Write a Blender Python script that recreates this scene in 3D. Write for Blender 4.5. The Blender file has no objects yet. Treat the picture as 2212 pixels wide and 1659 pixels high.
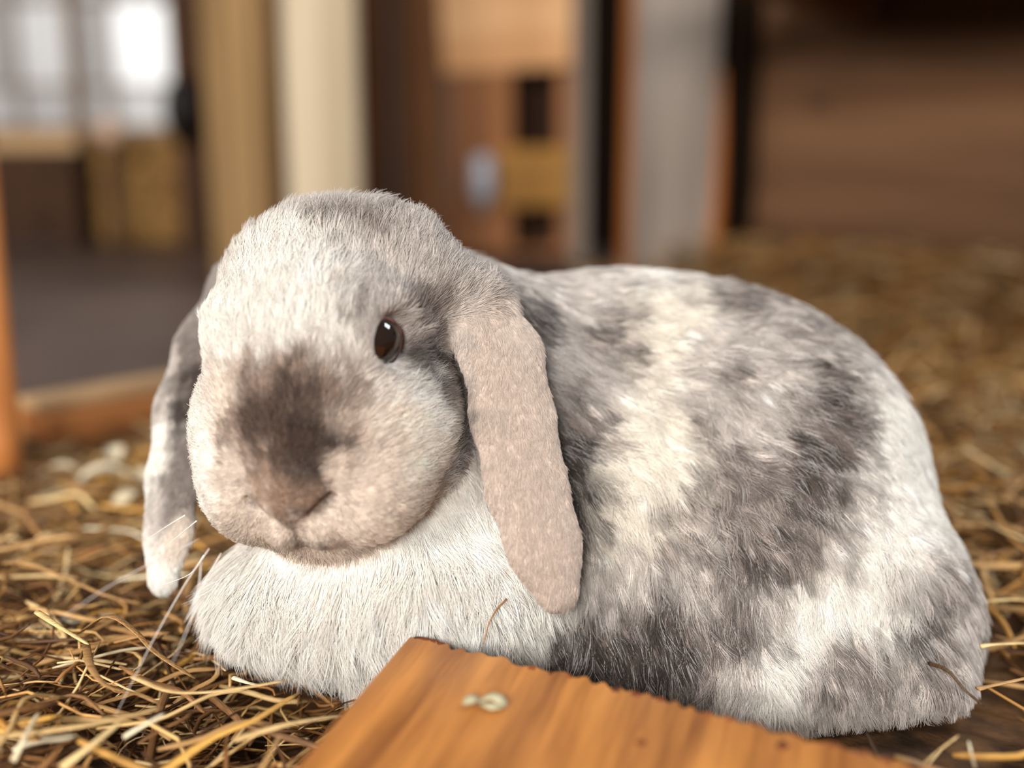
import bpy, bmesh, math, random
import numpy as np
from mathutils import Vector, Matrix
from mathutils.kdtree import KDTree

random.seed(11); rng = np.random.default_rng(11)
scene = bpy.context.scene
COL = scene.collection

# ------------------------------------------------------------------ camera
CAM_H, PITCH, FPX = 0.20, math.radians(12.5), 2372.0     # lens height, downward tilt, focal length for a 2212 px frame
cam = bpy.data.cameras.new('camera'); cam_o = bpy.data.objects.new('camera', cam); COL.objects.link(cam_o)
cam.sensor_width = 36.0; cam.lens = 36.0*FPX/2212.0; cam.clip_start = .01; cam.clip_end = 60
cam_o.location = (0, 0, CAM_H); cam_o.rotation_euler = (math.pi/2 - PITCH, 0, 0)
cam.dof.use_dof = True; cam.dof.focus_distance = .374; cam.dof.aperture_fstop = 2.9
scene.camera = cam_o

# ------------------------------------------------------------------ daylight and exposure
world = bpy.data.worlds.new('barn_air'); scene.world = world; world.use_nodes = True
bg = world.node_tree.nodes['Background']; bg.inputs[0].default_value = (1.0, .98, .96, 1); bg.inputs[1].default_value = .16
def area(name, loc, target, sx, sy, power, col):
    l = bpy.data.lights.new(name, 'AREA'); l.shape = 'RECTANGLE'; l.size = sx; l.size_y = sy; l.energy = power; l.color = col
    o = bpy.data.objects.new(name, l); COL.objects.link(o); o.location = loc
    o.rotation_euler = (Vector(target) - Vector(loc)).to_track_quat('-Z', 'Y').to_euler(); return o
# two leaves of the open stable door behind the photographer, and a small window high on the right
area('door_daylight', (-1.30, -1.30, 1.12), (.05, .42, .08), .60, .80, 56, (1.0, .955, .89))
area('hatch_daylight', (-.30, -1.60, .85), (.05, .42, .08), .42, .55, 46, (1.0, .965, .92))
area('roof_window_daylight', (1.35, .95, 1.55), (.15, .42, .08), .6, .6, 26, (.82, .91, 1.0))
area('yard_daylight', (-1.9, 1.3, 1.3), (-.2, 2.2, .2), .9, .9, 13, (1.0, .93, .84))
scene.cycles.max_bounces = 4; scene.cycles.diffuse_bounces = 2; scene.cycles.glossy_bounces = 2; scene.cycles.transmission_bounces = 2; scene.cycles.caustics_reflective = False; scene.cycles.caustics_refractive = False
vs = scene.view_settings
vs.view_transform = 'Standard'; vs.look = 'None'; vs.exposure = 0.06; vs.gamma = 1.0; vs.use_curve_mapping = False

# ------------------------------------------------------------------ helpers
def at(x, y, t):
    """world point for photo position (x, y) at axial distance t"""
    u = (x - 1106.0)/FPX; v = (829.5 - y)/FPX
    c, s = math.cos(PITCH), math.sin(PITCH)
    return np.array([t*u, t*(c + v*s), CAM_H + t*(-s + v*c)])
def at_z(x, y, z):
    v = (829.5 - y)/FPX
    return at(x, y, (CAM_H - z)/(math.sin(PITCH) - v*math.cos(PITCH)))
def tag(o, label=None, cat=None, group=None, kind=None):
    for k, v in (('label', label), ('category', cat), ('group', group), ('kind', kind)):
        if v: o[k] = v
    return o
def link(name, data, parent=None, loc=None, rot=None):
    o = bpy.data.objects.new(name, data); COL.objects.link(o)
    if parent is not None: o.parent = parent
    if loc is not None: o.location = tuple(loc)
    if rot is not None: o.rotation_euler = rot
    return o
def empty(name, loc=(0, 0, 0), rz=0.0):
    o = link(name, None, None, loc, (0, 0, rz)); o.empty_display_size = .02; return o
def mesh_from(name, V, F, mat=None, smooth=False):
    me = bpy.data.meshes.new(name); me.from_pydata([tuple(map(float, v)) for v in V], [], [tuple(map(int, f)) for f in F])
    if smooth: me.shade_smooth()
    if mat: me.materials.append(mat)
    me.update(); return me
def box_mesh(name, sx, sy, sz, mat, bevel=.003, origin='base', jitter=0.0, cuts=0):
    bm = bmesh.new(); bmesh.ops.create_cube(bm, size=1.0)
    for v in bm.verts:
        v.co.x *= sx; v.co.y *= sy; v.co.z *= sz
        if origin == 'base': v.co.z += sz/2
        if jitter: v.co += Vector((random.uniform(-1, 1), random.uniform(-1, 1), random.uniform(-1, 1)))*jitter
    if bevel: bmesh.ops.bevel(bm, geom=list(bm.edges), offset=bevel, segments=2, affect='EDGES', profile=.6)
    me = bpy.data.meshes.new(name); bm.to_mesh(me); bm.free(); me.materials.append(mat); return me
def tube_arrays(path, rad, flat=1.0, sides=8, up=(0, 0, 1)):
    """round or flattened tube along a path; rad per point"""
    path = np.asarray(path, float); n = len(path)
    rad = np.broadcast_to(np.asarray(rad, float), (n,))
    T = np.gradient(path, axis=0); T /= np.linalg.norm(T, axis=1)[:, None] + 1e-12
    upv = np.asarray(up, float); upv = np.broadcast_to(upv, (n, 3))
    W = np.cross(T, upv); ln = np.linalg.norm(W, axis=1); W[ln < 1e-3] = (1, 0, 0); W /= np.linalg.norm(W, axis=1)[:, None]
    N = np.cross(W, T)
    a = np.arange(sides)*2*np.pi/sides
    V = (path[:, None] + rad[:, None, None]*(np.cos(a)[None, :, None]*W[:, None] + flat*np.sin(a)[None, :, None]*N[:, None])).reshape(-1, 3)
    F = []
    for i in range(n - 1):
        for j in range(sides):
            k = (j + 1) % sides
            F.append((i*sides + j, i*sides + k, (i + 1)*sides + k, (i + 1)*sides + j))
    F.append(tuple(range(sides))[::-1]); F.append(tuple((n - 1)*sides + j for j in range(sides)))
    return V, F
def smooth_path(pts, n=14):
    pts = np.asarray(pts, float)
    if len(pts) == 2: return pts[0] + np.linspace(0, 1, n)[:, None]*(pts[1] - pts[0])
    P = np.vstack([2*pts[0] - pts[1], pts, 2*pts[-1] - pts[-2]]); out = []
    m = len(pts) - 1
    for s in np.linspace(0, m - 1e-6, n):
        i = int(s); t = s - i; p0, p1, p2, p3 = P[i:i + 4]
        out.append(.5*((2*p1) + (-p0 + p2)*t + (2*p0 - 5*p1 + 4*p2 - p3)*t*t + (-p0 + 3*p1 - 3*p2 + p3)*t**3))
    return np.array(out)

# ------------------------------------------------------------------ materials
def srgb(r, g, b):
    f = lambda c: ((c/255 + .055)/1.055)**2.4 if c/255 > .04045 else c/255/12.92
    return (f(r), f(g), f(b), 1.0)
def new_mat(name):
    m = bpy.data.materials.new(name); m.use_nodes = True; nt = m.node_tree
    return m, nt, nt.nodes['Principled BSDF']
def wood(name, dark, light, axis=2, scale=9.0, rough=.7, knots=0.0, bump=.25, fine=60.0, spec=.3):
    """procedural timber: rings stretched along one object axis, fine fibres on top"""
    m, nt, b = new_mat(name); N = nt.nodes; L = nt.links
    tc = N.new('ShaderNodeTexCoord'); mp = N.new('ShaderNodeMapping'); L.new(tc.outputs['Object'], mp.inputs[0])
    oi = N.new('ShaderNodeObjectInfo'); add = N.new('ShaderNodeVectorMath'); add.operation = 'ADD'
    mul = N.new('ShaderNodeMath'); mul.operation = 'MULTIPLY'; mul.inputs[1].default_value = 17.0
    L.new(oi.outputs['Random'], mul.inputs[0]); L.new(mp.outputs[0], add.inputs[0]); L.new(mul.outputs[0], add.inputs[1])
    sc = [1.0, 1.0, 1.0]; sc[axis] = .07; mp.inputs['Scale'].default_value = sc
    n1 = N.new('ShaderNodeTexNoise'); n1.inputs['Scale'].default_value = scale; n1.inputs['Detail'].default_value = 3; n1.inputs['Distortion'].default_value = .6
    n2 = N.new('ShaderNodeTexNoise'); n2.inputs['Scale'].default_value = fine; n2.inputs['Detail'].default_value = 4
    L.new(add.outputs[0], n1.inputs['Vector']); L.new(add.outputs[0], n2.inputs['Vector'])
    mix = N.new('ShaderNodeMath'); mix.operation = 'MULTIPLY_ADD'; mix.inputs[1].default_value = .35
    L.new(n2.outputs[0], mix.inputs[0]); L.new(n1.outputs[0], mix.inputs[2])
    cr = N.new('ShaderNodeValToRGB'); cr.color_ramp.elements[0].position = .48; cr.color_ramp.elements[1].position = .86
    cr.color_ramp.elements[0].color = dark; cr.color_ramp.elements[1].color = light
    L.new(mix.outputs[0], cr.inputs[0]); col = cr.outputs[0]
    if knots:
        vo = N.new('ShaderNodeTexVoronoi'); vo.inputs['Scale'].default_value = knots
        L.new(tc.outputs['Object'], vo.inputs['Vector'])
        kr = N.new('ShaderNodeValToRGB'); kr.color_ramp.elements[0].position = .05; kr.color_ramp.elements[1].position = .16
        L.new(vo.outputs['Distance'], kr.inputs[0])
        mx = N.new('ShaderNodeMix'); mx.data_type = 'RGBA'; L.new(kr.outputs[0], mx.inputs[0])
        mx.inputs[6].default_value = tuple(c*.35 for c in dark[:3]) + (1,); L.new(col, mx.inputs[7]); col = mx.outputs[2]
    L.new(col, b.inputs['Base Color']); b.inputs['Roughness'].default_value = rough; b.inputs['Specular IOR Level'].default_value = spec
    bp = N.new('ShaderNodeBump'); bp.inputs['Strength'].default_value = bump; bp.inputs['Distance'].default_value = .002
    L.new(mix.outputs[0], bp.inputs['Height']); L.new(bp.outputs[0], b.inputs['Normal'])
    return m
def noisy(name, a, c, scale=8, rough=.85, bump=.3, dist=.004, spec=.3):
    m, nt, b = new_mat(name); N = nt.nodes; L = nt.links
    tc = N.new('ShaderNodeTexCoord'); n = N.new('ShaderNodeTexNoise'); n.inputs['Scale'].default_value = scale; n.inputs['Detail'].default_value = 6
    L.new(tc.outputs['Object'], n.inputs['Vector'])
    cr = N.new('ShaderNodeValToRGB'); cr.color_ramp.elements[0].position = .35; cr.color_ramp.elements[1].position = .68
    cr.color_ramp.elements[0].color = a; cr.color_ramp.elements[1].color = c; L.new(n.outputs[0], cr.inputs[0])
    L.new(cr.outputs[0], b.inputs['Base Color']); b.inputs['Roughness'].default_value = rough; b.inputs['Specular IOR Level'].default_value = spec
    bp = N.new('ShaderNodeBump'); bp.inputs['Strength'].default_value = bump; bp.inputs['Distance'].default_value = dist
    L.new(n.outputs[0], bp.inputs['Height']); L.new(bp.outputs[0], b.inputs['Normal']); return m
def emissive(name, col, strength):
    m, nt, b = new_mat(name); b.inputs['Base Color'].default_value = (.3, .3, .3, 1); b.inputs['Roughness'].default_value = .25
    n = nt.nodes.new('ShaderNodeTexNoise'); n.inputs['Scale'].default_value = 6.0
    tc = nt.nodes.new('ShaderNodeTexCoord'); nt.links.new(tc.outputs['Object'], n.inputs['Vector'])
    mr = nt.nodes.new('ShaderNodeMapRange'); mr.inputs[1].default_value = .3; mr.inputs[2].default_value = .7
    mr.inputs[3].default_value = strength*.75; mr.inputs[4].default_value = strength*1.2
    nt.links.new(n.outputs[0], mr.inputs[0]); nt.links.new(mr.outputs[0], b.inputs['Emission Strength'])
    b.inputs['Emission Color'].default_value = col; return m

M = {}
M['board_brown'] = wood('board_brown', srgb(74, 46, 24), srgb(128, 84, 48), 2, 14, .8, 0)
M['board_right'] = wood('board_right', srgb(78, 52, 32), srgb(122, 86, 58), 0, 12, .8, 5.5, .1)
M['post_yellow'] = wood('post_yellow', srgb(126, 98, 62), srgb(172, 138, 94), 2, 12, .8)
M['post_cream'] = wood('post_cream', srgb(180, 160, 130), srgb(222, 202, 172), 2, 12, .7)
M['post_grey'] = wood('post_grey', srgb(116, 104, 95), srgb(160, 147, 136), 2, 16, .8)
M['post_orange'] = wood('post_orange', srgb(150, 84, 30), srgb(206, 126, 56), 2, 14, .6)
M['panel_orange'] = wood('panel_orange', srgb(206, 150, 98), srgb(240, 192, 142), 0, 8, .6)
M['hutch_brown'] = wood('hutch_brown', srgb(112, 70, 38), srgb(160, 104, 62), 2, 14, .7)
M['hutch_dark'] = wood('hutch_dark', srgb(44, 26, 14), srgb(70, 42, 24), 2, 14, .9)
M['mustard'] = wood('mustard', srgb(130, 88, 30), srgb(168, 118, 46), 0, 10, .6)
M['gap_shade'] = wood('gap_shade', srgb(16, 10, 6), srgb(30, 20, 12), 2, 14, .9, spec=.05)
M['dark_post'] = wood('dark_post', srgb(50, 32, 20), srgb(76, 50, 32), 2, 14, .85)
M['leg'] = wood('leg', srgb(150, 88, 40), srgb(204, 130, 72), 2, 22, .45)
M['batten'] = wood('batten', srgb(120, 70, 34), srgb(172, 112, 60), 0, 22, .6)
M['plank'] = wood('plank', srgb(128, 74, 28), srgb(190, 124, 58), 0, 90, .36, 0, .10, 620, .5)
M['plank_end'] = wood('plank_end', srgb(70, 32, 14), srgb(150, 78, 34), 0, 120, .8)
M['trim_grey'] = wood('trim_grey', srgb(96, 84, 74), srgb(140, 124, 110), 2, 14, .8)
M['sill'] = wood('sill', srgb(150, 118, 84), srgb(196, 160, 118), 0, 12, .7)
M['frame_grey'] = wood('frame_grey', srgb(132, 112, 96), srgb(170, 150, 134), 2, 12, .7)
M['stone'] = noisy('stone', srgb(66, 50, 43), srgb(94, 75, 67), 3.0, .45, .15, .002, .4)
M['litter'] = noisy('litter', srgb(52, 34, 20), srgb(112, 78, 46), 55, .95, .8, .006)
M['rubber'] = noisy('rubber', srgb(16, 13, 11), srgb(28, 23, 20), 30, .5, .1)
M['bottle'] = noisy('bottle', srgb(150, 150, 160), srgb(190, 190, 198), 5, .2, .0, .001, .6)
M['metal'] = noisy('metal', srgb(120, 118, 116), srgb(160, 158, 156), 20, .35, .05)
M['knob_wood'] = wood('knob_wood', srgb(196, 158, 132), srgb(224, 190, 164), 2, 20, .6)
M['twine'] = noisy('twine', srgb(120, 84, 44), srgb(170, 124, 70), 80, .9, .2)
M['pane_white'] = emissive('pane_white', (1.0, 1.0, .98, 1), 1.05)
M['pane_light'] = emissive('pane_light', (.96, .93, .90, 1), .48)
M['pane_mid'] = emissive('pane_mid', (.95, .90, .88, 1), .27)
M['pane_dim'] = emissive('pane_dim', (.98, .90, .86, 1), .17)

# ------------------------------------------------------------------ the setting
# stone floor of the aisle
fl = link('floor', box_mesh('floor', 6.0, 4.6, .08, M['stone'], .0), None, (-.6, 1.7, -.10)); tag(fl, 'dark grey-brown stone floor of the barn aisle', 'floor', kind='structure')
# deep litter under the straw: an uneven bed
def bed_h(x, y):
    return (.006*np.sin(11*x + 1.3)*np.cos(9*y) + .005*np.sin(23*x + 17*y) + .003*np.sin(47*x - 31*y + .7) - .004)
def in_bed(x, y):
    edge = np.where(x < -.06, .80 + .05*np.sin(9*x) - .10*np.clip(-x - .3, 0, 1), np.where(x < .12, .80 + (x + .06)*4.4, 1.58 - .80*np.clip(x - .30, 0, 2)))
    return y < edge
gx = np.linspace(-1.0, 1.3, 150); gy = np.linspace(-.25, 1.75, 130)
X, Y = np.meshgrid(gx, gy, indexing='ij'); Zb = bed_h(X, Y)
Zb = np.where(in_bed(X, Y), Zb, -.035)
V = np.stack([X, Y, Zb], -1).reshape(-1, 3); nx, ny = X.shape
F = [(i*ny + j, (i + 1)*ny + j, (i + 1)*ny + j + 1, i*ny + j + 1) for i in range(nx - 1) for j in range(ny - 1)]
gb = link('ground', mesh_from('ground', V, F, M['litter'], True)); tag(gb, 'brown trampled litter under the loose straw', 'ground', kind='structure')

# right wall of horizontal boards
A = Vector((.27, 1.70, 0)); B = Vector((1.02, 1.09, 0)); d = B - A; L_ = d.length; ang = math.atan2(d.y, d.x)
wr = empty('wall_right', A, ang); tag(wr, 'brown wall of wide horizontal boards beside the grey post', 'wall', kind='structure')
z = -.02
for i, h in enumerate((.125, .15, .14, .16, .15, .15)):
    b = link('board', box_mesh('board', L_, .024, h + .012, M['board_right'], .003), wr, (L_/2, .012 + .007*(i % 2), z), (.03, 0, 0)); z += h
link('gap_shade_board', box_mesh('gap_shade_board', .105, .02, .90, M['gap_shade'], .003), wr, (.060, -.012, -.02))  # near-black strip: shade of the gap beside the post, put in as colour
# unseen shelf added above the frame to shade the wall top
sh = empty('shade_shelf', A + Vector((.16, -.06, .385)), ang); tag(sh, 'unseen wooden shelf added to shade the top of the brown board wall', 'shelf')
for k in range(4):
    link('board', box_mesh('board', L_, .125, .022, M['board_brown'], .003), sh, (L_/2, -.068 - .13*k, 0))
for k in (0.12, L_ - .12):
    link('bracket', box_mesh('bracket', .03, .46, .03, M['board_brown'], .003), sh, (k, -.24, -.031))

# partition of upright boards behind the posts
wm = empty('wall_back', (-.70, 2.34, 0)); tag(wm, 'partition of dark brown upright boards behind the posts', 'wall', kind='structure')
x = 0.0
while x < .80:
    w = random.uniform(.095, .13); w = min(w, .84 - x)
    link('board', box_mesh('board', w - .004, .022, .95, M['board_brown'], .003), wm, (x + w/2, random.uniform(-.003, .003), -.02)); x += w
link('knot', (lambda me: me)(mesh_from('knot', *tube_arrays([(0, 0, 0), (0, -.008, 0), (0, -.012, 0)], [.026, .022, .008], 1, 14, (0, 0, 1)), M['hutch_brown'], True)), wm, at(893, 145, 2.36) - np.array([-.70, 2.34 - .0, 0]) + np.array([0, -.012, 0]))
# near-black boards painting the shade of the gap beside the grey post
dr = empty('gap_shade_boards', (.135, 2.30, -.02)); tag(dr, 'nearly black boards standing for the shade in the gap beside the grey post', 'panel', kind='structure')
for k in range(2): link('board', box_mesh('board', .112, .03, 1.0, M['gap_shade'], .003), dr, (.057 + .115*k, 0, 0))
tr = link('trim_1', box_mesh('trim_1', .030, .03, .95, M['trim_grey'], .003), None, at(1250, 400, 2.0)*np.array([1, 1, 0]) + np.array([0, 0, -.02])); tag(tr, 'narrow grey upright trim at the edge of the dark gap', 'trim', kind='structure')

# far wall with the glazed window
wl = empty('wall_left', (-2.2, 3.16, -.02)); tag(wl, 'far barn wall of brown boards around the window', 'wall', kind='structure')
for k in range(16):
    link('board', box_mesh('board', .112, .03, .255, M['board_brown'], .003), wl, (.06 + .116*k, 0, 0))
win = empty('window_1', (-1.56, 3.12, .235)); tag(win, 'many-paned window letting grey daylight into the barn', 'window', kind='structure')
def wx(px): return (px - 1106)/FPX*3.13 + 1.56
def wz(py): return at(0, py, 3.13)[2] - .235
cols = [(-60, 78, 'pane_dim', 'pane_mid'), (86, 186, 'pane_light', 'pane_mid'), (222, 274, 'pane_mid', 'pane_mid'), (284, 402, 'pane_white', 'pane_light')]
for (x0, x1, top, low) in cols:
    for (y0, y1, mt) in ((-120, 16, 'pane_mid'), (16, 186, top), (196, 268, low)):
        w, h = wx(x1) - wx(x0), wz(y0) - wz(y1)
        link('pane', box_mesh('pane', w + .012, .006, h + .012, M[mt], 0), win, ((wx(x0) + wx(x1))/2, .01, wz(y1) - .006))
for px, wd in ((82, .012), (204, .040), (279, .014), (406, .02), (-66, .02)):
    link('mullion', box_mesh('mullion', wd, .03, .62, M['frame_grey'], .003), win, (wx(px), -.006, 0))
for py in (16, 191):
    link('glazing_bar', box_mesh('glazing_bar', wx(406) - wx(-66), .02, .013, M['frame_grey'], .002), win, ((wx(406) + wx(-66))/2, -.003, wz(py) - .0065))
link('window_sill', box_mesh('window_sill', .70, .10, .025, M['sill'], .004), win, ((wx(406) + wx(-66))/2, -.04, -.028))

# ------------------------------------------------------------------ posts
def square_post(name, cx, base_y, w, dpt, h, mats, rz, label):
    me = box_mesh(name, w, dpt, h, mats[0], .006, jitter=.002)
    if len(mats) > 1:
        me.materials.append(mats[1])
        for p in me.polygons:
            if abs(p.normal.x) > .6: p.material_index = 1
    return me
e = empty('timber_post', (at(538, 500, 1.78)[0], 1.78, -.02)); tag(e, 'yellow-brown upright timber post left of the cream post', 'post')
link('shaft', square_post('shaft', 0, 0, .100, .09, 1.0, [M['post_yellow']], 0, ''), e, (0, 0, 0), (0, 0, .12))
link('batten', box_mesh('batten', .026, .014, .98, M['post_yellow'], .003), e, (.022, -.054, 0), (0, 0, .12))
e = empty('timber_post', (at(712, 500, 1.66)[0], 1.66, -.02)); tag(e, 'pale cream upright timber post behind the head of the rabbit', 'post')
link('shaft', square_post('shaft', 0, 0, .100, .08, 1.0, [M['post_cream']], 0, ''), e, (0, 0, 0), (0, 0, .05))
link('foot_block', box_mesh('foot_block', .125, .10, .05, M['post_cream'], .006), e, (0, 0, 0), (0, 0, .05))
e = empty('timber_post', (at(1440, 500, 1.64)[0], 1.66, -.02)); tag(e, 'weathered grey timber post with orange-brown sides', 'post')
link('shaft', square_post('shaft', 0, 0, .124, .10, 1.0, [M['post_grey'], M['post_orange']], 0, ''), e, (0, 0, 0), (0, 0, .07))
bk, bf = tube_arrays(smooth_path([(.056, -.050, 0), (.060, -.062, .09), (.063, -.058, .2), (.062, -.056, .32)], 8), [.020, .014, .010, .009, .008, .007, .005, .002], .5, 8, (0, 1, 0))
link('bark_strip', mesh_from('bark_strip', bk, bf, M['post_orange'], True), e, (0, 0, 0), (0, 0, .07))
e = empty('dark_upright', (at(432, 300, 2.26)[0], 2.26, -.02)); tag(e, 'dark narrow timber upright beside the bright window', 'post')
link('shaft', box_mesh('shaft', .050, .05, 1.0, M['dark_post'], .004), e)
hk, hf = tube_arrays(smooth_path([(0, -.03, .335), (0, -.055, .31), (0, -.06, .27), (0, -.045, .235), (.01, -.03, .22)], 12), [.014, .02, .028, .032, .034, .035, .034, .032, .028, .024, .018, .01], 1, 10, (1, 0, 0))
link('rubber_buffer', mesh_from('rubber_buffer', hk, hf, M['rubber'], True), e)

# ------------------------------------------------------------------ hutch
hx = at(1112, 300, 2.14)[0]
H = empty('rabbit_hutch', (hx, 2.13, -.02)); tag(H, 'brown wooden hutch with a pale orange front board and dark openings', 'hutch')
def hz(py): return at(0, py, 2.13)[2] + .02
def hxx(px): return (px - 1106)/FPX*2.13 - hx
def hbox(name, x0, x1, y0, y1, mat, dy=0, dep=.02, rz=0):
    return link(name, box_mesh(name, hxx(x1) - hxx(x0), dep, hz(y0) - hz(y1), M[mat], .003), H, ((hxx(x0) + hxx(x1))/2, dy, hz(y1)), (0, rz, 0))
hbox('back_panel', 985, 1240, -260, 545, 'hutch_dark', .10, .012)
fb = hbox('front_board', 965, 1250, -260, 158, 'panel_orange', -.006, .018, -.045)
hbox('stile', 985, 1108, 158, 545, 'hutch_brown', .004, .03)
hbox('stile', 1202, 1240, 158, 545, 'hutch_brown', .004, .03)
hbox('rail', 1076, 1238, 318, 444, 'mustard', -.014, .016)
hbox('bottom_rail', 1060, 1215, 530, 548, 'hutch_brown', -.006, .02)
hbox('side_panel', 978, 986, -200, 545, 'hutch_brown', .05, .10); hbox('side_panel', 1238, 1246, -200, 545, 'hutch_brown', .05, .10)
bt = empty('drinking_bottle', at(1043, 450, 2.06)); tag(bt, 'blue-grey drinking bottle hanging on the front of the hutch', 'bottle')
bv, bf = tube_arrays([(0, 0, .012), (0, 0, .014), (0, 0, .03), (0, 0, .085), (0, 0, .097), (0, 0, .099)], [.006, .017, .021, .021, .015, .004], 1, 16, (0, 1, 0))
link('vessel', mesh_from('vessel', bv, bf, M['bottle'], True), bt)
bv, bf = tube_arrays([(0, 0, .014), (0, 0, .004), (0, -.004, -.008)], [.010, .009, .003], 1, 10, (0, 1, 0)); link('spout', mesh_from('spout', bv, bf, M['metal'], True), bt)
bv, bf = tube_arrays(smooth_path([(-.022, 0, .06), (-.022, .02, .06), (0, .034, .06), (.022, .02, .06), (.022, 0, .06)], 10), .0015, 1, 6, (0, 0, 1)); link('wire_holder', mesh_from('wire_holder', bv, bf, M['metal'], True), bt)

# ------------------------------------------------------------------ bench, bale, stake at the far left
bn = empty('low_bench', (at(20, 300, 2.42)[0], 2.42, -.02)); tag(bn, 'low dark wooden bench with a pale worn top under the window', 'bench')
link('top_board', box_mesh('top_board', .42, .20, .035, M['sill'], .004), bn, (0, 0, .20))
for k in range(3): link('front_board', box_mesh('front_board', .40, .016, .058, M['dark_post'], .003), bn, (0, -.085, .01 + .063*k))
for sx in (-.18, .18):
    for sy in (-.06, .06): link('leg', box_mesh('leg', .04, .04, .20, M['dark_post'], .003), bn, (sx, sy, 0))
st = empty('stake', (at(262, 300, 2.22)[0], 2.22, -.02)); tag(st, 'slim dark stake with a pale round top between bench and bale', 'stake')
link('shaft', box_mesh('shaft', .022, .022, .218, M['dark_post'], .003), st)
bm = bmesh.new(); bmesh.ops.create_uvsphere(bm, u_segments=16, v_segments=10, radius=.026); me = bpy.data.meshes.new('knob'); bm.to_mesh(me); bm.free(); me.shade_smooth(); me.materials.append(M['knob_wood'])
link('knob', me, st, (0, 0, .236))

# ------------------------------------------------------------------ the rabbit
# ---- signed distance helpers ----
def smin(a, b, k):
    h = np.clip(0.5 + 0.5*(b - a)/k, 0, 1)
    return b + (a - b)*h - k*h*(1 - h)
def ell(p, c, r, R=None):
    q = p - np.asarray(c)
    if R is not None: q = q @ R.T          # rows of R are the local axes
    r = np.asarray(r)
    k0 = np.linalg.norm(q/r, axis=-1); k1 = np.linalg.norm(q/(r*r), axis=-1) + 1e-9
    return k0*(k0 - 1)/k1
def cone(p, a, b, ra, rb):
    a = np.asarray(a); b = np.asarray(b); ba = b - a
    h = np.clip(((p - a) @ ba)/(ba @ ba), 0, 1)
    return np.linalg.norm(p - a - h[..., None]*ba, axis=-1) - (ra + (rb - ra)*h)
def rot_axes(yaw, pitch, roll=0.0):
    F0 = np.array([math.sin(yaw), -math.cos(yaw), 0]); Z = np.array([0, 0, 1.0])
    F = F0*math.cos(pitch) - Z*math.sin(pitch)
    U = F0*math.sin(pitch) + Z*math.cos(pitch)
    L = np.array([-F0[1], F0[0], 0])
    c, s = math.cos(roll), math.sin(roll)
    L2 = L*c + U*s; U2 = U*c - L*s
    return np.array([F, L2, U2])
HEAD = at(706, 785, .385)
HR = rot_axes(math.radians(-10.5), math.radians(13), math.radians(5.5))
def hp(f, l, u): return HEAD + (np.array([f, l, u])*0.01) @ HR
# lop ears: centre line, half width, half thickness, direction across the flap
def ear_chain(p, pts, hw, ht, wdir):
    pts = [np.asarray(q) for q in pts]; best = None
    for i in range(len(pts) - 1):
        a, b = pts[i], pts[i+1]; ba = b - a
        l = ba/np.linalg.norm(ba)
        w = wdir[i] - (wdir[i] @ l)*l; w /= np.linalg.norm(w)
        n = np.cross(l, w)
        h = np.clip(((p - a) @ ba)/(ba @ ba), 0, 1)
        q = p - a - h[..., None]*ba
        W = hw[i] + (hw[i+1] - hw[i])*h; T = ht[i] + (ht[i+1] - ht[i])*h
        qw = q @ w; qn = q @ n; ql = q @ l
        m = np.sqrt((qw/W)**2 + (qn/T)**2 + (ql/W)**2)
        d = (m - 1)*T
        best = d if best is None else smin(best, d, .004)
    return best
LEAR = [at(1020, 650, .386), at(1082, 760, .376), at(1108, 900, .370), at(1138, 1050, .366), at(1176, 1180, .364), at(1204, 1275, .364)]
REAR = [at(520, 620, .440), at(445, 740, .434), at(396, 880, .426), at(374, 1030, .420), at(364, 1150, .414), at(352, 1245, .412)]
def body_sdf(p):
    d = ell(p, at(1650, 1090, .458), (.065, .060, .072))                       # rump
    d = smin(d, ell(p, at(1430, 970, .475), (.080, .058, .073)), .035)        # back
    d = smin(d, ell(p, at(1190, 960, .470), (.068, .050, .065)), .035)        # shoulders
    d = smin(d, ell(p, at(1600, 1300, .416), (.070, .032, .050)), .025)        # near thigh
    d = smin(d, ell(p, at(1500, 1420, .405), (.075, .026, .024)), .020)        # belly side
    d = smin(d, ell(p, at(1890, 1360, .430), (.036, .036, .038)), .030)        # hip end
    d = smin(d, ell(p, at(1400, 1250, .45), (.085, .050, .045)), .03)          # belly
    d = smin(d, ell(p, at(1240, 1150, .425), (.036, .032, .050)), .025)        # near shoulder
    d = smin(d, cone(p, at(1970, 1500, .398), at(1640, 1525, .382), .016, .013), .018)  # near hind foot
    d = smin(d, ell(p, at(890, 1170, .425), (.052, .046, .048)), .03)          # chest
    d = smin(d, ell(p, at(706, 1275, .402), (.039, .030, .022)), .022)         # dewlap
    d = smin(d, ell(p, at(930, 1280, .402), (.042, .032, .025)), .022)
    d = smin(d, cone(p, at(1040, 1280, .41), at(820, 1455, .390), .015, .009), .012)  # near fore paw
    d = smin(d, cone(p, at(800, 1330, .43), at(640, 1400, .42), .015, .009), .012)    # far fore paw
    d = smin(d, ell(p, at(930, 830, .43), (.05, .045, .05)), .03)              # neck
    return d
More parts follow.
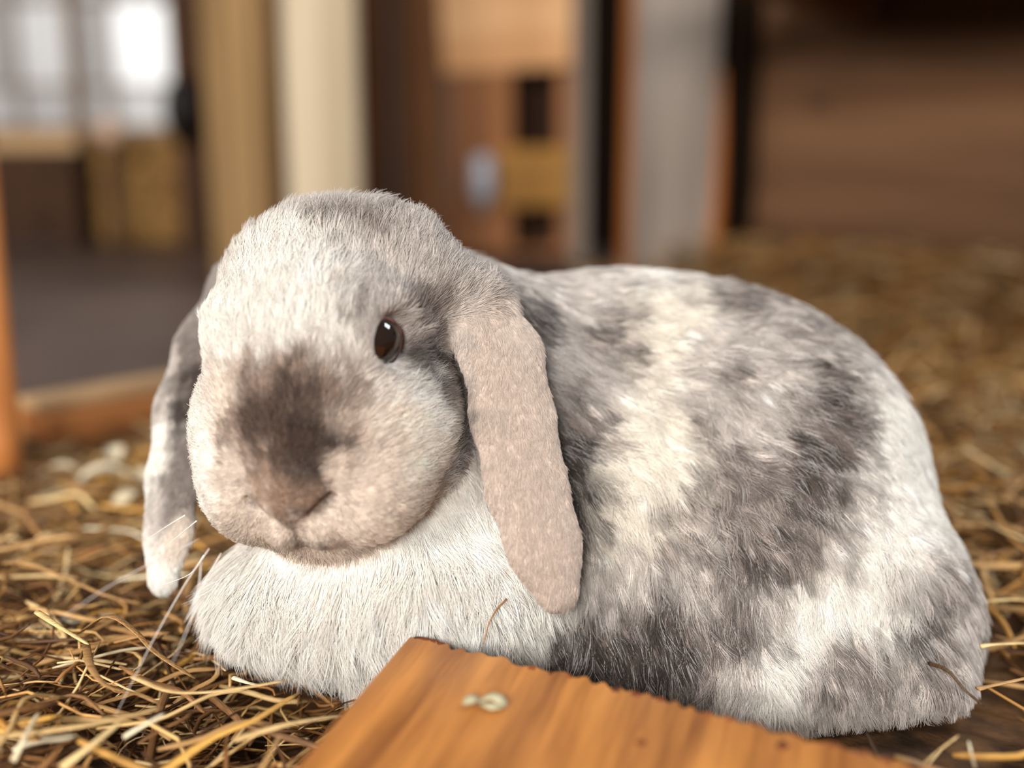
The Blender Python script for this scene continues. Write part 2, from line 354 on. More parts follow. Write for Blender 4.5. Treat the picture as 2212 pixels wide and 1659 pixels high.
def head_sdf(p):
    E = lambda f, l, u, r: ell(p, hp(f, l, u), np.asarray(r)*.01, HR)
    C = lambda a, b, ra, rb: cone(p, hp(*a), hp(*b), ra*.01, rb*.01)
    d = E(-.4, .1, .7, (4.4, 3.72, 3.7))                                          # skull
    d = smin(d, E(2.4, 0, -1.0, (3.0, 2.7, 2.7)), .015)                         # muzzle
    for s in (-1, 1):
        d = smin(d, E(.9, s*2.5, -1.9, (3.0, 2.25, 2.8)), .012)                  # cheek
        d = smin(d, E(1.2, s*2.3 + .1, 1.9, (1.9, 1.25, 1.3)), .012)                 # brow
        d = smin(d, E(3.3, s*1.9, -2.9, (1.9, 1.9, 2.0)), .010)                # whisker pad
    d = smin(d, E(2.9, 0, -4.6, (1.6, 2.0, 1.0)), .008)                         # chin
    d = smin(d, E(4.8, 0, -2.2, (1.1, 1.2, 1.3)), .005)                         # nose
    d = smin(d, E(-1.8, .55, 3.5, (1.6, 3.4, 1.4)), .012)                        # crown ridge
    d = smin(d, E(-1.6, 3.1, 2.0, (2.0, 1.7, 1.9)), .010)                       # ear roots
    d = smin(d, E(-1.9, -2.4, 2.0, (2.0, 1.6, 1.9)), .010)
    for s in (-1, 1):
        d = smin(d, E(4.4, s*.62, -3.75, (1.0, .72, .8)), .004)                 # lip
    for s in (-1, 1):
        d = -smin(-d, C((5.9, s*.05, -3.32), (5.05, s*1.40, -2.5), .15, .27), .002)   # nostril slit
        d = -smin(-d, E(2.1, s*3.66, 1.6, (1.05, .85, .92)), .004)                      # eye socket
    d = -smin(-d, C((5.7, 0, -3.35), (5.1, 0, -4.5), .17, .24), .002)                   # cleft of the lip
    return d
EYE = [(2.1, 2.68, 1.6), (2.0, -2.50, 1.6)]; EYE_R = .0088
def ears_sdf(p):
    wl = [np.array([1, .25, 0])]*5
    dl = ear_chain(p, LEAR, [.0125, .0124, .0120, .0115, .0102, .0075], [.007, .0045, .004, .0037, .0035, .0035], wl)
    wr = [np.array([.9, -.45, 0])]*5
    dr = ear_chain(p, REAR, [.013, .0125, .0115, .0105, .009, .007], [.007, .0045, .004, .0037, .0035, .0035], wr)
    return np.minimum(dl, dr)
def rabbit_sdf(p):
    d = smin(body_sdf(p), head_sdf(p), .010)
    d = smin(d, ears_sdf(p), .006)
    d = smin(d, cone(p, hp(-1.6, 3.1, 2.8), LEAR[0], .012, .011), .008)
    d = smin(d, cone(p, hp(-1.9, -2.6, 2.4), REAR[0], .010, .009), .008)
    return np.maximum(d, .004 - p[..., 2])
# ---- naive surface nets ----
def surface_nets(f, lo, hi, h):
    n = np.ceil((np.asarray(hi) - lo)/h).astype(int) + 1
    # coarse pass first, then exact values only near the skin
    m = 4; nc = (n - 1)//m + 2
    xc = [lo[i] + h*m*np.arange(nc[i]) for i in range(3)]
    P = np.stack(np.meshgrid(*xc, indexing='ij'), -1)
    Gc = f(P.reshape(-1, 3)).reshape(tuple(nc))
    G = Gc
    for ax in range(3):
        i = np.arange(n[ax]); k = i//m; w = (i % m)/m
        sh = [1, 1, 1]; sh[ax] = -1; w = w.reshape(sh)
        G = np.take(G, k, ax)*(1 - w) + np.take(G, k + 1, ax)*w
    near = np.argwhere(np.abs(G) < 3.0*h*m*.6)
    G[tuple(near.T)] = f(np.asarray(lo) + near*h)
    ins = G < 0
    corners = [(i, j, k) for i in (0, 1) for j in (0, 1) for k in (0, 1)]
    sl = lambda o: tuple(slice(o[a], n[a] - 1 + o[a]) for a in range(3))
    cnt = sum(ins[sl(c)].astype(np.int8) for c in corners)
    act = (cnt > 0) & (cnt < 8)
    idx = -np.ones(act.shape, int); cells = np.argwhere(act); idx[act] = np.arange(len(cells))
    acc = np.zeros((len(cells), 3)); num = np.zeros(len(cells))
    for a in corners:
        for ax in range(3):
            if a[ax]: continue
            b = list(a); b[ax] = 1; b = tuple(b)
            ga = G[tuple((cells + a).T)]; gb = G[tuple((cells + b).T)]
            m = (ga < 0) != (gb < 0); t = np.where(m, ga/np.where(m, ga - gb, 1), 0)
            pt = np.array(a, float)[None].repeat(len(cells), 0); pt[:, ax] += t
            acc[m] += pt[m]; num[m] += 1
    V = np.asarray(lo) + (cells + acc/num[:, None])*h
    F = []
    for ax in range(3):
        b, c = (ax + 1) % 3, (ax + 2) % 3
        a0 = [slice(1, n[i] - 1) for i in range(3)]; a0[ax] = slice(0, n[ax] - 1)
        a1 = list(a0); a1[ax] = slice(1, n[ax])
        i0, i1 = ins[tuple(a0)], ins[tuple(a1)]
        e = np.argwhere(i0 != i1); flip = i0[tuple(e.T)]
        off = np.array([a0[i].start for i in range(3)]); e = e + off
        def cell(db, dc):
            q = e.copy(); q[:, b] += db; q[:, c] += dc; return idx[tuple(q.T)]
        q = np.stack([cell(-1, -1), cell(0, -1), cell(0, 0), cell(-1, 0)], 1)
        q = np.where(flip[:, None], q, q[:, ::-1]); F.append(q)
    return V, np.concatenate(F)
V, F = surface_nets(rabbit_sdf, (-.17, .27, -.002), (.24, .60, .23), .0018)
nv = len(V)
T = np.vstack([F[:, [0, 1, 2]], F[:, [0, 2, 3]]])
fn = np.cross(V[T[:, 1]] - V[T[:, 0]], V[T[:, 2]] - V[T[:, 0]])
VN = np.zeros_like(V)
for k in range(3): np.add.at(VN, T[:, k], fn)
VN /= np.linalg.norm(VN, axis=1)[:, None] + 1e-12
db, dh, de = body_sdf(V), head_sdf(V), ears_sdf(V)
wE = np.exp(-np.maximum(de, 0)/.0016); wH = np.clip(.5 + (db - dh)/.016, 0, 1)*(1 - wE); wB = 1 - wE - wH
VW = np.stack([wB, wH, wE], 1)
# coat colours of a silver-marked rabbit, with some shade painted in, laid down at points on the skin (tenths of a millimetre)
TONE = dict(W=(.90, .865, .81), C=(.87, .81, .715), L=(.62, .567, .528), G=(.265, .222, .200), M=(.34, .25, .20), D=(.070, .052, .044), P=(.78, .675, .585),
            N=(.105, .068, .053), K=(.035, .023, .018), B=(.32, .215, .155), E=(.60, .505, .44))
COAT = {
    'W': [(-535,3443,1520), (-572,3506,1571), (-499,3373,1414), (-633,3520,1584), (-568,3589,1622), (1376,3974,941), (1394,3795,693), (1307,3695,623), (1505,4023,836), (-170,3601,692), (-277,3519,623), (-153,3563,639), (1395,4049,1012), (-823,3564,1564), (-900,3487,1454), (-706,3408,1452), (-612,3581,1623), (-721,3685,1673), (-851,3783,1665), (-908,3437,1343), (-730,3368,1371), (-623,3449,1519), (-586,3377,1413), (-392,3397,1186), (-309,3463,1201), (-265,3464,1108), (-990,3439,974), (-1019,3514,1079), (-1014,3451,875), (-982,3596,455), (-714,3459,447), (-474,3433,492), (-243,3442,488), (-88,3511,542), (-639,3450,316), (-877,3579,531), (-399,3473,574), (-804,3489,331), (-478,3422,329), (-554,3487,193), (38,3514,405), (-25,3498,463), (-1377,4045,793), (-1386,4110,889), (-1312,3853,492), (-1310,3828,401), (475,4519,1457), (1498,4073,914), (1400,3918,831), (1477,3922,740), (1485,3827,646), (1598,4107,760), (1377,3699,587), (1210,3630,545), (1123,3592,474), (1004,3563,434), (1289,3598,436), (949,3514,336), (1051,3545,373), (907,3454,262), (849,3390,193), (1171,3580,427)],
    'C': [(529,4224,1339), (499,4097,1217), (439,3995,1096), (415,3912,1010), (383,3818,913), (496,3856,920), (569,3907,958), (395,3749,813), (450,3711,739), (367,3692,711), (557,4152,1279), (617,4206,1324), (507,3798,850), (-335,3393,1080), (-307,3388,943), (-265,3446,1019), (333,3657,620)],
    'L': [(-373,3590,1561), (-457,3530,1568), (-408,3481,1515), (-488,3541,1582), (-376,3627,1602), (-344,3565,1411), (127,3998,1271), (307,3977,1117), (204,3984,1186), (321,4054,1190), (-167,3699,1469), (-190,3689,1407), (-151,3708,1483), (-859,3865,1698), (-724,3844,1747), (-592,3827,1764), (-564,3796,1758), (-399,3808,1749), (-246,3755,1667), (-168,3759,1588), (-104,3729,1496), (-807,3878,1724), (-665,3811,1752), (-537,3805,1761), (-426,3839,1755), (-323,3747,1715), (-273,3676,1612), (-228,3710,1609), (-151,3723,1529), (-393,3645,1631), (-356,3557,1519), (-425,3505,1542), (-543,3508,1571), (-89,3775,1538), (-467,3620,1618), (-559,3632,1648), (-387,3580,1562), (-446,3430,1493), (-457,3383,1412), (-380,3492,1491), (-230,3677,1297), (-226,3525,948), (25,4169,1455), (173,4443,1441), (291,4525,1450), (167,4191,1380), (282,4309,1400), (405,4479,1452), (160,3970,1206), (681,4552,1443), (983,4238,1319), (1080,4099,1217), (753,4152,1278), (858,4036,1176), (937,3991,1132), (679,3983,1081), (776,3940,1038), (853,3888,981), (656,4090,1218), (644,3677,682), (1307,4067,1098), (1238,3769,772), (1521,3768,561), (1110,3632,595), (1384,3651,501), (1580,3655,341), (1601,3596,209), (875,3571,483), (636,3593,508), (478,3629,562), (364,3628,545), (315,3607,468), (1007,3474,270), (780,3446,249), (716,3422,159), (1173,3416,127), (1007,3385,127), (1343,3453,142), (846,3354,93), (-1353,4125,993), (-1325,3930,646), (-1345,4251,1150)],
    'G': [(393,4090,1209), (200,3859,1023), (-598,3699,1703), (-474,3699,1695), (-307,3589,1469), (-271,3635,1493), (-497,3431,1507), (-486,3399,1468), (-307,3575,1363), (-251,3658,1396), (-225,3573,1207), (-187,3571,1128), (-169,3656,976), (-257,3647,1461), (346,4181,1310), (269,4078,1238), (211,3938,1126), (259,3873,1020), (252,3671,650), (816,4328,1378), (906,4314,1362), (1048,4201,1288), (787,4028,1159), (641,3941,1003), (732,3853,903), (1109,4069,1187), (1062,3924,1042), (1222,3936,1004), (952,3777,856), (968,3675,717), (1029,3641,644), (814,3739,799), (743,3694,727), (615,3717,737), (702,3618,584), (561,3665,652), (960,3611,586), (1537,3701,463), (1441,3528,243), (761,3559,453), (395,3587,441), (662,3518,351), (869,3516,352), (1111,3512,303), (1187,3492,261), (1048,3440,218), (689,3472,253), (627,3461,172), (1261,3459,191), (-1278,4219,1194), (-1285,4119,1049), (-1262,3989,810), (-1269,3927,684), (869,3666,703)],
    'D': [(-285,3562,1288), (76,4053,1366), (198,3805,934), (212,3714,755), (1148,4046,1156), (1182,3958,1051), (1099,3844,923), (1000,3812,897), (1049,3759,827), (831,3616,602), (1424,3596,368), (554,3560,418), (790,3522,367), (471,3522,315), (314,3563,348), (393,3539,325), (281,3545,287), (549,3501,291), (596,3478,233), (185,3555,282), (470,3486,212), (360,3514,249), (249,3535,239), (-1233,4073,1006), (-1236,4123,1085)],  # dark coat, deepened to carry the shade under the belly
    'P': [(-731,3316,811), (-653,3313,815), (-766,3341,810), (-613,3321,825), (-562,3297,926), (-889,3392,1217), (-614,3320,810), (-568,3317,842), (-752,3340,787), (-645,3322,778), (-817,3371,807), (-683,3429,690), (-419,3370,1147), (-445,3295,941), (-310,3403,860), (-529,3324,1159), (-474,3327,1083), (-529,3297,1017), (-503,3289,898), (-376,3323,886), (-455,3339,772), (-340,3545,746), (-832,3418,727), (-811,3585,614), (-923,3382,835), (-932,3425,1133), (-601,3324,777), (-843,3332,991), (-1247,3848,530), (-951,3403,969), (-389,3331,1006)],
    'M': [(-726,3326,1284), (-810,3342,1251), (-597,3317,1242), (-536,3321,1160), (-522,3309,1073), (-559,3291,988), (-869,3346,1108), (-856,3337,1035), (-815,3309,998)],
    'N': [(-690,3309,811), (-694,3347,769), (-822,3374,841), (-611,3291,900), (-600,3284,937), (-634,3298,867), (-694,3298,1224), (-784,3308,1192), (-665,3270,1099), (-792,3291,1093), (-833,3317,1116), (-741,3271,1024), (-596,3295,1166), (-722,3274,1127)],  # dark muzzle, with pigment and crease shade at nostrils and lip cleft
    'K': [(-623,3282,1140), (-597,3284,1080), (-614,3280,1007), (-654,3270,1025)],
    'B': [(-726,3251,933), (-671,3255,909), (-773,3272,949), (-642,3264,951), (-729,3256,894), (-687,3258,878)],
    'E': [(-96,3709,1443), (-127,3696,1422), (-112,3684,1392), (-159,3672,1362), (-73,3727,1465), (-72,3629,1306), (-9,3640,1304), (37,3581,1173), (-40,3565,1177), (-9,3505,1034), (68,3522,1029), (37,3451,891), (113,3471,885), (67,3402,749), (143,3419,742), (97,3369,601), (166,3376,566), (-119,3667,1363), (143,3369,504), (6,3749,1413)],
}
cp = []; cc = []
for k, l in COAT.items():
    for q in l: cp.append(q); cc.append(TONE[k])
cp = np.array(cp)*1e-4; cc = np.array(cc)
creg = np.argmin(np.stack([body_sdf(cp), head_sdf(cp), ears_sdf(cp) - .001], 1), 1)
vreg = np.argmax(VW, 1)
def warp(p, f, amp, ph=0.0):
    return amp*np.stack([np.sin(f*p[:, 1] + 1.7*f*p[:, 2] + ph) + np.sin(2.3*f*p[:, 0] + ph*2), np.sin(f*p[:, 2] + 1.3*f*p[:, 0] + 2 + ph), np.sin(1.1*f*p[:, 0] - 1.9*f*p[:, 1] + 4 + ph)], 1)
def coat(p, reg):
    q = p + warp(p, 230, .0026) + warp(p, 560, .0015, 1.0)
    out = np.empty((len(p), 3))
    for i in range(0, len(p), 20000):
        d2 = ((q[i:i + 20000, None] - cp[None])**2).sum(-1) + np.where((reg[i:i + 20000, None] != creg[None]) & (p[i:i + 20000, None, 2] < .130), .030**2, 0)
        ww = 1/(d2 + np.where(reg[i:i + 20000, None] == 1, .0038, .0048)**2)**2.2
        out[i:i + 20000] = (ww @ cc)/ww.sum(1)[:, None]
    return out
VC = coat(V, vreg)

def fur_shader(name, attr):
    m, nt, b = new_mat(name); N = nt.nodes; L = nt.links
    a = N.new('ShaderNodeAttribute'); a.attribute_name = attr
    b.inputs['Roughness'].default_value = .62; b.inputs['Specular IOR Level'].default_value = .22
    L.new(a.outputs['Color'], b.inputs['Base Color'])
    return m, nt, b, a
skin_m, *_ = fur_shader('skin_coat', 'coat')
fur_m, nt, b, a = fur_shader('fur_strand', 'coat')
tl = nt.nodes.new('ShaderNodeBsdfTranslucent'); nt.links.new(a.outputs['Color'], tl.inputs[0])
ms = nt.nodes.new('ShaderNodeMixShader'); ms.inputs[0].default_value = .34
nt.links.new(b.outputs[0], ms.inputs[1]); nt.links.new(tl.outputs[0], ms.inputs[2]); nt.links.new(ms.outputs[0], nt.nodes['Material Output'].inputs[0])

base = np.array([.02, .43, 0.0])
rabbit = empty('lop_rabbit', base); tag(rabbit, 'grey and white lop-eared rabbit crouching on straw behind the orange plank', 'rabbit')
me = mesh_from('body', V - base, F, skin_m, True)
ca = me.attributes.new('coat', 'FLOAT_COLOR', 'POINT'); ca.data.foreach_set('color', np.hstack([VC*.8, np.ones((nv, 1))]).astype(np.float32).ravel())
link('body', me, rabbit)

# ---- fur
eyes = [hp(*e) for e in EYE]; nose = hp(5.9, 0, -2.3)
ar = .5*np.linalg.norm(fn, axis=1)
tc_ = V[T].mean(1); tw = VW[T].mean(1)
dens = tw @ np.array([1.0, 1.5, 2.6])
dens *= np.where(tc_[:, 2] < .008, .2, 1.0)*np.where(fn[:, 1] > 0, .35, 1.0)      # thinner where it lies on the straw and on the far flank
dens *= 1 + 1.5*np.exp(-np.linalg.norm(tc_ - nose, axis=1)**2/(2*.02**2))
NH = 420000
pr = ar*dens; ti = rng.choice(len(T), NH, p=pr/pr.sum())
r1 = np.sqrt(rng.random(NH)); r2 = rng.random(NH)
bc = np.stack([1 - r1, r1*(1 - r2), r1*r2], 1)
R0 = (V[T[ti]]*bc[..., None]).sum(1); RN = (VN[T[ti]]*bc[..., None]).sum(1); RN /= np.linalg.norm(RN, axis=1)[:, None]
RW = (VW[T[ti]]*bc[..., None]).sum(1); RC = (VC[T[ti]]*bc[..., None]).sum(1)
de0 = np.min([np.linalg.norm(R0 - e, axis=1) for e in eyes], axis=0)
keep = de0 > EYE_R + .0016
R0, RN, RW, RC, de0 = R0[keep], RN[keep], RW[keep], RC[keep], de0[keep]; NH = len(R0)
dn = np.linalg.norm(R0 - nose, axis=1)
hl = (R0 - HEAD) @ HR.T*100            # head coordinates in cm
# lie of the coat
x, z = R0[:, 0], R0[:, 2]
down = np.clip((.125 - z)/.090, 0, 1)
fb = np.stack([1.0 - .66*down, .05 + 0*x, -.52 - 1.45*down], 1)
front = np.clip((.0 - x)/.06, 0, 1)[:, None]                      # chest: hangs straight down and a little forward
fb = fb*(1 - front) + np.array([-.12, -.30, -1.0])*front
fh = R0 - nose; fh /= np.linalg.norm(fh, axis=1)[:, None]
fh = fh + np.array([0, 0, -.25]) + HR[2]*np.clip(hl[:, 2:3]/4, 0, 1)*.4
eye_near = np.min([np.linalg.norm(R0 - e, axis=1) for e in eyes], axis=0)
ev = np.where((np.linalg.norm(R0 - eyes[0], axis=1) < np.linalg.norm(R0 - eyes[1], axis=1))[:, None], R0 - eyes[0], R0 - eyes[1])
fh = fh + 1.5*np.exp(-(eye_near/.013)**2)[:, None]*ev/(eye_near[:, None] + 1e-6)
fe = np.broadcast_to(np.array([.12, -.05, -1.0]), R0.shape)
flow = RW[:, 0:1]*fb/np.linalg.norm(fb, axis=1)[:, None] + RW[:, 1:2]*fh/np.linalg.norm(fh, axis=1)[:, None] + RW[:, 2:3]*fe
flow = flow + warp(R0, 95, .11, .4)*(RW[:, 0:1]*.9 + .45) + warp(R0, 240, .08, 2.0)*(RW[:, 0:1]*.9 + .3) + rng.normal(0, .12, R0.shape)
flow -= (flow*RN).sum(1)[:, None]*RN; flow /= np.linalg.norm(flow, axis=1)[:, None] + 1e-9
crown = RW[:, 1]*np.clip((hl[:, 2] - 3.3)/1.6, 0, 1)
chest = RW[:, 0]*front[:, 0]
length = RW @ np.array([.0098, .0056, .0024])
length += .0085*chest + .0030*crown
length = np.where(RW[:, 1] > .5, length*np.clip(.22 + (dn - .014)/.040, .20, 1), length)
length *= np.where(RW[:, 1] > .5, np.clip(.30 + (de0 - EYE_R)/.012, .3, 1), 1)
length *= np.clip(.35 + z/.03, .35, 1)
length *= rng.uniform(.70, 1.22, NH)
lift = RW @ np.array([.34, .34, .20]) + .50*crown - .16*chest + rng.normal(0, .07, NH)
# tufts: strands lean to the strand at the middle of their tuft
NC = 30000
ci = rng.choice(NH, NC, replace=False); kd = KDTree(NC)
for j, i in enumerate(ci): kd.insert(R0[i], j)
kd.balance()
own = np.array([kd.find(p)[1] for p in R0]); oc = ci[own]
side = np.cross(RN, flow)
clump_col = np.exp(rng.normal(0, .34, NC))[own]; clump_silver = rng.random(NC)[own]; clump_len = rng.uniform(.80, 1.2, NC)[own]; clump_bend = rng.normal(0, .17, NC)[own]
length *= clump_len
S = np.array([0, .22, .48, .75, 1.0])
def strand(r, n, f, sd, ln, lf, bend):
    P = np.empty((len(r), 5, 3))
    for k, s in enumerate(S):
        up = lf*(s - .52*s*s)*1.25
        P[:, k] = r + ln[:, None]*(f*(s*.93 + .05*s*s)[..., None] if np.ndim(s) else f*(s*.93 + .05*s*s)) + (ln*up)[:, None]*n + (ln*bend*s*s)[:, None]*sd
    return P
PT = strand(R0, RN, flow, side, length, lift, clump_bend + rng.normal(0, .10, NH))
tuft = (.55*RW[:, 0] + .26*RW[:, 1] + .12*RW[:, 2])[:, None]
ctip = R0[oc] + (PT[oc, 4] - R0[oc])
for k, s in enumerate(S):
    pull = tuft*s**1.4
    PT[:, k] = PT[:, k]*(1 - pull) + (PT[oc, k] + (R0 - R0[oc])*(1 - .55*s))*pull
PT[:, :, 2] = np.maximum(PT[:, :, 2], .003)
# ticking: each strand its own shade, silver guard hairs in the grey
grey = np.clip(1.3 - RC.mean(1)/.62, 0, 1)*(RW[:, 0] + .25*RW[:, 1])
shade = clump_col*np.exp(rng.normal(0, .16, NH))
HC = RC*(1 + (shade - 1)*(.18 + .9*grey))[:, None]
silver = ((clump_silver*.35 + rng.random(NH)*.65) < .27*grey*RW[:, 0])
HC = np.where(silver[:, None], HC*.35 + np.array([.66, .63, .61])*.65, HC)
HC = np.clip(HC, .012, .92)
rad = np.array([.000094, .000098, .00009, .000063, .000018])[None]*(RW @ np.array([1.0, .9, .8]))[:, None]*rng.uniform(.75, 1.25, NH)[:, None]
hc = bpy.data.hair_curves.new('fur'); hc.add_curves([5]*NH)
hc.attributes['position'].data.foreach_set('vector', (PT.reshape(-1, 3) - base).astype(np.float32).ravel())
ra = hc.attributes.get('radius') or hc.attributes.new('radius', 'FLOAT', 'POINT'); ra.data.foreach_set('value', rad.astype(np.float32).ravel())
ha = hc.attributes.new('coat', 'FLOAT_COLOR', 'CURVE'); ha.data.foreach_set('color', np.hstack([HC, np.ones((NH, 1))]).astype(np.float32).ravel())
hc.materials.append(fur_m)
fo = link('fur', hc, rabbit); tag(fo, kind='stuff')

# ---- eyes
em, nt, b = new_mat('eye_dark'); n = nt.nodes.new('ShaderNodeTexNoise'); n.inputs['Scale'].default_value = 240
cr = nt.nodes.new('ShaderNodeValToRGB'); cr.color_ramp.elements[0].color = (.006, .003, .002, 1); cr.color_ramp.elements[1].color = (.022, .010, .006, 1)
nt.links.new(n.outputs[0], cr.inputs[0]); nt.links.new(cr.outputs[0], b.inputs['Base Color'])
b.inputs['Roughness'].default_value = .04; b.inputs['IOR'].default_value = 1.5; b.inputs['Coat Weight'].default_value = .25; b.inputs['Coat Roughness'].default_value = .02
lm = noisy('eyelid_skin', srgb(70, 40, 34), srgb(130, 88, 78), 300, .5, .1, .0005)
bm = bmesh.new(); bmesh.ops.create_uvsphere(bm, u_segments=40, v_segments=24, radius=EYE_R); eme = bpy.data.meshes.new('eye'); bm.to_mesh(eme); bm.free(); eme.shade_smooth(); eme.materials.append(em)
for (f, l, u), c in zip(EYE, eyes):
    eo = link('eye', eme, rabbit, c - base); tag(eo, 'glossy dark brown eye')
    s = 1 if l > 0 else -1
    out = np.array([.50, s*.86, .02]); out /= np.linalg.norm(out)
    h = np.cross((0, 0, 1), out); h /= np.linalg.norm(h); w = np.cross(out, h)
    aa = np.linspace(0, 2*np.pi, 29)[:-1]
    ring = np.array([(out*.0042 + h*.0077*math.cos(q) + w*.0078*math.sin(q)*(1 - .06*math.cos(q)**2)) @ HR for q in aa])
    ring = np.vstack([ring, ring[:1]])
    rv, rf = tube_arrays(ring, .00085, 1, 8, out @ HR); rf = rf[:-2]
    lid = link('eyelid', mesh_from('eyelid', rv, rf, lm, True), eo); tag(lid, 'pinkish brown rim of the eye')

# ---- whiskers
wm_, nt, b = new_mat('whisker'); b.inputs['Base Color'].default_value = (.75, .70, .66, 1); b.inputs['Roughness'].default_value = .4
WH = [[(452, 1185, .352), (400, 1262, .348), (330, 1385, .342), (250, 1545, .337)],
      [(400, 1113, .362), (360, 1137, .366), (315, 1167, .370)],
      [(430, 1165, .350), (330, 1215, .338), (230, 1270, .326), (130, 1338, .318)],
      [(440, 1200, .362), (410, 1240, .368), (340, 1268, .374)],
      [(435, 1215, .345), (425, 1300, .336), (400, 1370, .330), (372, 1432, .326)],
      [(425, 1125, .368), (385, 1158, .374), (342, 1195, .380)],
      [(478, 1195, .352), (430, 1280, .348), (398, 1345, .346)]]
for w in WH:
    p = smooth_path([at(*q) for q in w], 14)
    rv, rf = tube_arrays(p - base, np.linspace(.00024, .00006, 14), 1, 6)
    link('whisker', mesh_from('whisker', rv, rf, wm_, True), rabbit)

# ------------------------------------------------------------------ plank in front
zt = .040
C0 = at_z(898, 1362, zt); e1 = at_z(2050, 1659, zt) - C0; e2 = at_z(640, 1659, zt) - C0
ew = e1/np.linalg.norm(e1); eg = e2/np.linalg.norm(e2)                # across the sawn end; along the grain
W_, Lg, th = .26, .50, .034
pk = empty('plank', (C0[0], C0[1], zt - th)); tag(pk, 'orange-brown varnished plank with a rough sawn end lying before the rabbit', 'plank')
NW, NL = 420, 34
a = np.linspace(0, 1, NW)
jag = .0046*np.abs(np.sin(a*128 + 3*np.sin(a*19)))**1.6*(.5 + .5*np.sin(a*31)**2) + .0007*rng.random(NW) + .0010*np.sin(a*17)
jag[a < .03] += (.03 - a[a < .03])/.03*.004
ss = np.concatenate([[0, .004, .010], np.linspace(.02, 1, NL - 3)])
top = np.empty((NW, NL, 3))
for j, s in enumerate(ss):
    fade = max(0, 1 - s/.012)
    top[:, j] = (a*W_)[:, None]*ew + (s*Lg + jag*fade)[:, None]*eg
    top[:, j, 2] = th - (.0016*(1 - s/.004) if s < .004 else 0) + .0004*np.sin(a*60)*(1 if s < .05 else .4)
bot = top.copy(); bot[:, :, 2] = 0
Vp = np.vstack([top.reshape(-1, 3), bot.reshape(-1, 3)]); n = NW*NL; Fp = []
for i in range(NW - 1):
    for j in range(NL - 1):
        q = (i*NL + j, (i + 1)*NL + j, (i + 1)*NL + j + 1, i*NL + j + 1)
        Fp.append(q[::-1]); Fp.append(tuple(k + n for k in q))
    for j in (0, NL - 1):
        q = (i*NL + j, (i + 1)*NL + j, (i + 1)*NL + j + n, i*NL + j + n); Fp.append(q if j == 0 else q[::-1])
for j in range(NL - 1):
    for i in (0, NW - 1):
        q = (i*NL + j, i*NL + j + 1, i*NL + j + 1 + n, i*NL + j + n); Fp.append(q[::-1] if i == 0 else q)
# local axes of the mesh: x along the grain
ax = np.array([eg, np.cross((0, 0, 1), eg), (0, 0, 1)])
pm = mesh_from('board', Vp @ ax.T, Fp, M['plank']); pm.materials.append(M['plank_end'])
bm = bmesh.new(); bm.from_mesh(pm); bmesh.ops.recalc_face_normals(bm, faces=bm.faces); bm.to_mesh(pm); bm.free()
for p in pm.polygons:
    c = p.center
    if abs(p.normal.z) < .5 or c.x < .0034 + .234*c.y + .0014*math.sin(c.y*900): p.material_index = 1
bo = link('board', pm, pk, (0, 0, 0), (0, 0, math.atan2(eg[1], eg[0])))
# dark splintered corner, knots
def lump(name, pts, rad, mat, parent, flat=.6, sides=9, up=(0, 0, 1)):
    v, f = tube_arrays(smooth_path(pts, len(rad)), rad, flat, sides, up); return link(name, mesh_from(name, v, f, mat, True), parent)
lump('splintered_corner', [tuple(.001*ew + .004*eg + np.array([0, 0, th - .0004])), tuple(.006*ew + .0045*eg + np.array([0, 0, th])), tuple(.014*ew + .003*eg + np.array([0, 0, th - .0006]))], [.0005, .0012, .0014, .001, .0004], M['plank_end'], pk, .5)
for px, py in ((1385, 1605), (1690, 1610)):
    q = at_z(px, py, zt) - np.array([C0[0], C0[1], zt - th]); q[2] = th
    lump('knot', [q - eg*.002, q, q + eg*.002], [.0006, .0018, .0007], M['plank_end'], pk, .25)
# husk on the plank
hm = noisy('husk', srgb(136, 130, 98), srgb(186, 180, 148), 200, .7, .3, .0005)
hk = empty('seed_husk', at_z(1050, 1515, zt)); tag(hk, 'small pale green seed husk lying on the orange plank', 'husk')
hb = at_z(1050, 1515, zt)
def hrel(x, y, z): return at_z(x, y, zt + z) - hb
lump('pod', [hrel(1003, 1520, .002), hrel(1020, 1510, .002), hrel(1038, 1514, .0015)], [.0008, .0018, .0021, .0015, .0006], hm, hk, .6)
lump('bract', [hrel(1036, 1515, .0015), hrel(1065, 1503, .0028), hrel(1094, 1522, .001)], [.0005, .0012, .0019, .0022, .0009], hm, hk, .35)
lump('bract', [hrel(1038, 1520, .001), hrel(1064, 1526, .0012), hrel(1090, 1526, .0008)], [.0006, .0014, .0018, .0012, .0005], hm, hk, .35)

# ------------------------------------------------------------------ leaning leg and batten at the left
lg = empty('wooden_leg', at(4, 1042, .655)); tag(lg, 'orange-brown wooden leg leaning at the left edge of the picture', 'leg')
p0 = np.zeros(3); p1 = at(-70, 230, .66) - at(4, 1042, .655)
rv, rf = tube_arrays(smooth_path([p0, p1*.5, p1], 10), np.linspace(.0125, .0135, 10), 1, 20, (0, 1, 0)); link('shaft', mesh_from('shaft', rv, rf, M['leg'], True), lg)
rv, rf = tube_arrays([(0, 0, -.006), (0, 0, .0), (0, 0, .004)], [.0145, .0145, .0125], 1, 20, (0, 1, 0)); link('ferrule', mesh_from('ferrule', rv, rf, M['dark_post'], True), lg)
b0 = at_z(30, 985, .0); b1 = at_z(430, 905, .0); dv = b1 - b0; ln = np.linalg.norm(dv)
bt_ = empty('wood_batten', tuple(b0 + dv/2 + np.array([0, .03, .0])), math.atan2(dv[1], dv[0])); tag(bt_, 'short pale-topped batten lying at the edge of the straw behind the ear', 'batten')
link('strip', box_mesh('strip', ln, .05, .022, M['batten'], .003), bt_)
link('cap_strip', box_mesh('cap_strip', ln, .03, .008, M['sill'], .002), bt_, (0, .006, .022))

